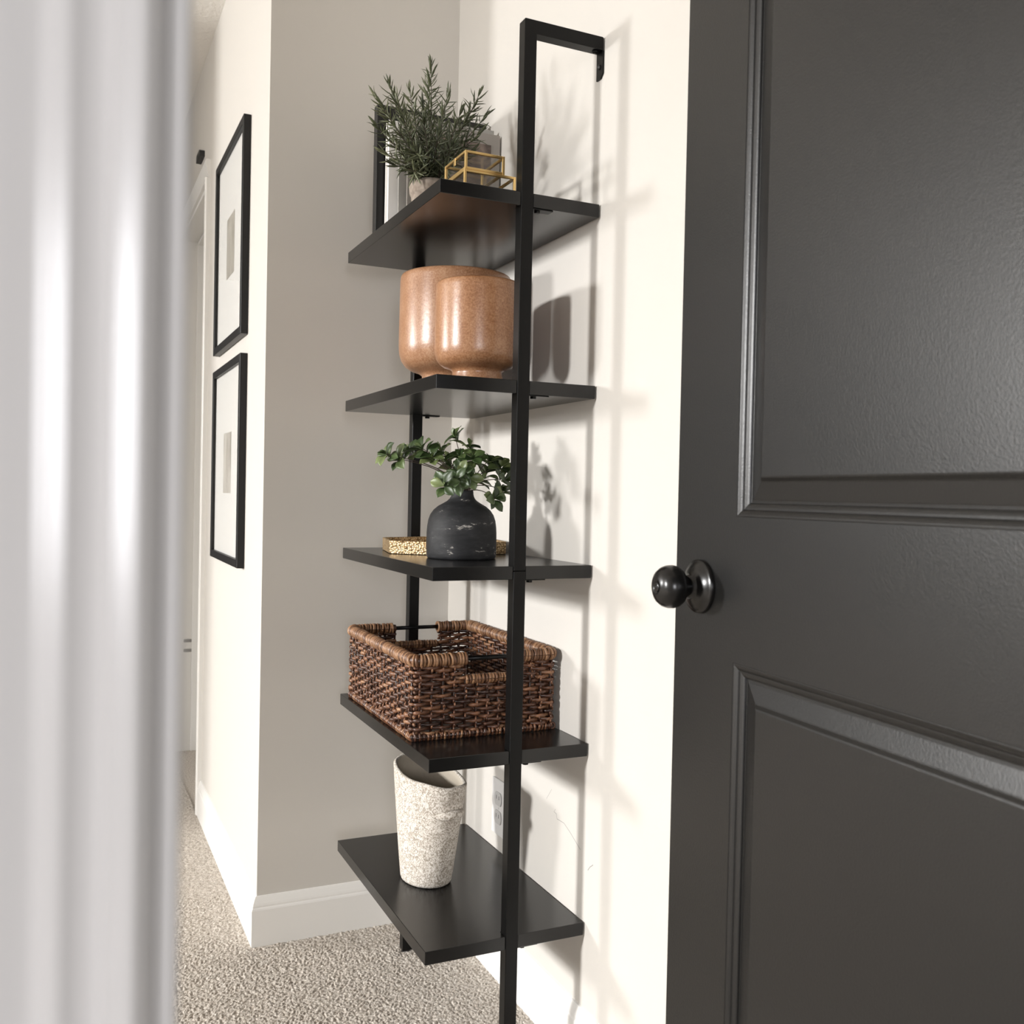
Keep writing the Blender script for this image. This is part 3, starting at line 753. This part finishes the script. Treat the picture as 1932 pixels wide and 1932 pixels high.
ck = empty('photo_card', (-.11, .440, ZS), 'taupe card with a small brown photo behind the glass boxes', 'card')
box('card_sheet', -.2120, -.0040, .4360, .4395, ZS, ZS + .2600, M_kraft, ck, .0004, 1)
box('photo_print', -.1500, -.0250, .4352, .4359, ZS + .1000, ZS + .2360, M_photo, ck)

rp = empty('potted_rosemary', (-.209, .300, ZS), 'bushy artificial rosemary in a small clay pot', 'plant')
pot = lathe_me([(0, 0), (.031, 0), (.0325, .002), (.0375, .055), (.0378, .062), (.0405, .064), (.0412, .067), (.0420, .084), (.0412, .087), (.0395, .088), (.0380, .086), (.0370, .075), (0, .075)], 40)
pot.transform(Matrix.Translation((-.209, .300, ZS)))
po_ = link('pot', pot, M_concrete, rp, True)
so = lathe_me([(0, .0765), (.02, .0775), (.0368, .0755)], 32); so.transform(Matrix.Translation((-.209, .300, ZS)))
link('soil', so, M_soil, rp, True)
ROSE = [(-0.211, 0.3, 1.854), (-0.206, 0.34, 1.841), (-0.302, 0.27, 1.784), (-0.277, 0.31, 1.781), (-0.324, 0.3, 1.77), (-0.327, 0.24, 1.732), (-0.324, 0.28, 1.709), (-0.285, 0.33, 1.71), (-0.31, 0.27, 1.657), (-0.305, 0.24, 1.629), (-0.294, 0.22, 1.707), (-0.239, 0.36, 1.822), (-0.191, 0.27, 1.79), (-0.162, 0.36, 1.789), (-0.119, 0.28, 1.811), (-0.109, 0.33, 1.804), (-0.11, 0.27, 1.764), (-0.133, 0.24, 1.717), (-0.133, 0.28, 1.694), (-0.18, 0.22, 1.742), (-0.26, 0.2, 1.701), (-0.229, 0.2, 1.687), (-0.283, 0.19, 1.646), (-0.197, 0.2, 1.673), (-0.282, 0.22, 1.617), (-0.203, 0.21, 1.636), (-0.249, 0.25, 1.75), (-0.132, 0.37, 1.771)]
rr2 = random.Random(21)
def needle(V, F, P, dr, nrm, ln, wd):
    side = dr.cross(nrm).normalized()
    b = len(V)
    for (t, wv) in ((0, .35), (.35, 1.0), (.72, .8), (1.0, .06)):
        c_ = P + dr * ln * t + nrm * ln * .20 * t * t
        V.append(c_ + side * wd * wv * .5); V.append(c_ - nrm * wd * .28 * wv); V.append(c_ - side * wd * wv * .5); V.append(c_ + nrm * wd * .12 * wv)
    for i in range(3):
        for k in range(4): F.append((b + i * 4 + k, b + i * 4 + (k + 1) % 4, b + (i + 1) * 4 + (k + 1) % 4, b + (i + 1) * 4 + k))
cpot = Vector((-.209, .300, ZS + .076))
for si, tip in enumerate(ROSE):
    tip = Vector(tip) + Vector((rr2.uniform(-.003, .003), rr2.uniform(-.003, .003), 0)); st = cpot + Vector(((tip.x - cpot.x) * .16, (tip.y - cpot.y) * .16, 0)) + Vector((rr2.uniform(-.008, .008), rr2.uniform(-.008, .008), 0))
    dd_ = tip - st
    pts = [bez(st, st + Vector((dd_.x * .12, dd_.y * .12, dd_.length * .38)), tip - dd_ * .35 + Vector((0, 0, .004)), tip, k / 12) for k in range(13)]
    V, F = tube_geo(pts, [.0014 - .00007 * k for k in range(13)], 5)
    sp = link('sprig', mesh('sprig', V, F), M_twig, rp, True)
    NV, NF = [], []
    lnp = sum((pts[k + 1] - pts[k]).length for k in range(12))
    step = .0086; nn = int(lnp / step)
    for q in range(2, nn + 1):
        f = q / nn * 12; i = min(11, int(f)); P = pts[i].lerp(pts[i + 1], f - i); t = (pts[i + 1] - pts[i]).normalized()
        if P.z < cpot.z + .006: continue
        u = t.orthogonal().normalized(); vv = t.cross(u)
        a0_ = q * 1.25
        for k in range(3):
            a = a0_ + k * 2 * PI / 3 + rr2.uniform(-.4, .4)
            el = rr2.uniform(.75, 1.2) if q < nn - 1 else rr2.uniform(.15, .55)
            rad_ = (u * math.cos(a) + vv * math.sin(a))
            dr_ = (t * math.cos(el) + rad_ * math.sin(el)).normalized()
            nr_ = (t * math.sin(el) - rad_ * math.cos(el)).normalized()
            needle(NV, NF, P, dr_, nr_ if rr2.random() < .7 else -nr_, rr2.uniform(.022, .034) * (1 if q < nn - 1 else .75), rr2.uniform(.0036, .0050))
    nd_ = link('needles', mesh('needles', NV, NF), M_needle, sp, True); nd_['kind'] = 'stuff'

def glass_box(name, x0, x1, y0, y1, z0, z1, label, lid):
    e = empty(name, ((x0 + x1) / 2, (y0 + y1) / 2, z0), label, 'glass box', 'brass-edged glass boxes')
    b = .0022
    for x in (x0, x1):
        for y in (y0, y1): box('brass_edge', x - b, x + b, y - b, y + b, z0, z1, M_gold, e, .0005, 1)
    for z in (z0 + b, z1 - b) + ((lid,) if lid else ()):
        for x in (x0, x1): box('brass_edge', x - b, x + b, y0 + b, y1 - b, z - b, z + b, M_gold, e, .0005, 1)
        for y in (y0, y1): box('brass_edge', x0 + b, x1 - b, y - b, y + b, z - b, z + b, M_gold, e, .0005, 1)
    t = .0006
    box('glass_pane', x0 + b, x1 - b, y0 - t, y0 + t, z0 + 2 * b, z1 - 2 * b, M_glass, e)
    box('glass_pane', x0 + b, x1 - b, y1 - t, y1 + t, z0 + 2 * b, z1 - 2 * b, M_glass, e)
    box('glass_pane', x0 - t, x0 + t, y0 + b, y1 - b, z0 + 2 * b, z1 - 2 * b, M_glass, e)
    box('glass_pane', x1 - t, x1 + t, y0 + b, y1 - b, z0 + 2 * b, z1 - 2 * b, M_glass, e)
    box('glass_pane', x0 + b, x1 - b, y0 + b, y1 - b, z1 - b - t, z1 - b + t, M_glass, e)
    box('glass_pane', x0 + b, x1 - b, y0 + b, y1 - b, z0 + b - t, z0 + b + t, M_glass, e)
    return e
gx = -.2338
glass_box('glass_box', gx, -.1405, .0600, .1900, ZS, ZS + .0425, 'larger brass-edged glass box, lower of the two stacked', None)
gb = glass_box('glass_box', gx + .0015, -.1620, .0610, .1560, ZS + .0428, ZS + .0750, 'smaller brass-edged glass box stacked on top', None)
box('clasp', gx - .0015, gx + .0003, .104, .112, ZS + .061, ZS + .0745, M_gold, gb, .0006, 1)

# ------------------------------------------------------------------ two framed prints in the hall
def hall_frame(z0, z1, label):
    y0, y1 = .931, 1.401; dp = .0175; b = .020; xw = XH - .0006
    e = empty('framed_print', (XH, (y0 + y1) / 2, z0), label, 'framed print', 'framed prints in the hall')
    for (a0_, a1_, c0, c1) in ((y0, y0 + b, z0, z1), (y1 - b, y1, z0, z1), (y0 + b, y1 - b, z0, z0 + b), (y0 + b, y1 - b, z1 - b, z1)):
        box('frame_bar', xw - dp, xw, a0_, a1_, c0, c1, M_frame, e, .0007, 1)
    box('mat_board', xw - .0085, xw - .0055, y0 + b, y1 - b, z0 + b, z1 - b, M_mat, e)
    cy, cz_ = (y0 + y1) / 2, (z0 + z1) / 2
    box('art_print', xw - .0092, xw - .0086, cy - .062, cy + .062, cz_ - .080, cz_ + .080, M_print, e)
    box('glass_pane', xw - .0125, xw - .0110, y0 + b, y1 - b, z0 + b, z1 - b, M_glass, e)
hall_frame(.500 + H, 1.030 + H, 'upper of the two black-framed matted prints in the hall')
hall_frame(-.072 + H, .453 + H, 'lower of the two black-framed matted prints in the hall')

# ------------------------------------------------------------------ outlet behind the shelf
ou = empty('wall_outlet', (0, .370, .300), 'white double wall outlet half hidden behind the shelf post', 'outlet')
link('cover_plate', box_me(-.0050, 0, .335, .405, .300, .418, .0018, 2), M_plate, ou)
for cz_ in (.3395, .3785):
    P = []
    for k in range(24):
        a = 2 * PI * k / 24; P.append((.370 + .0168 * math.copysign(abs(math.cos(a)) ** .8, math.cos(a)), cz_ + max(-.0140, min(.0140, .0172 * math.sin(a)))))
    so_ = link('socket', prism_me(P, lambda a, b, t: (t, a, b), -.0072, -.0045, 'socket'), M_socket, ou)
    for oy in (-.0062, .0062): box('slot', -.0074, -.0071, .370 + oy - .0009, .370 + oy + .0009, cz_ - .001, cz_ + .007, M_dark, so_)
q = lathe_me([(0, .0012), (.0022, .001), (.0032, 0), (0, 0)], 14); q.transform(Matrix.Translation((-.005, .370, .359)) @ Matrix.Rotation(-PI / 2, 4, 'Y'))
link('screw', q, M_plate, ou)

# ------------------------------------------------------------------ hairline scuffs on the wall below the fourth shelf
M_scuff = new_mat('grey_scuff', (.30, .285, .27), .8)
WR = bpy.data.objects['wall_right']
for pts, rd in (([(.1209, .4311), (.1271, .4252), (.1162, .4235), (.1136, .4153), (.086, .416), (.0607, .4064), (.0401, .3967), (.0218, .3884)], .0007),
                ([(-.0065, .3613), (-.0138, .3695), (-.0247, .3772)], .0009), ([(.1589, .4401), (.1483, .4524), (.1378, .4646)], .0004)):
    V, F = tube_geo([(-.0001, y, z) for y, z in pts], rd, 6)
    V = [Vector((-.00005 + (v.x + .0001) * .15, v.y, v.z)) for v in V]
    link('scuff_mark', mesh('scuff_mark', V, F), M_scuff, WR)
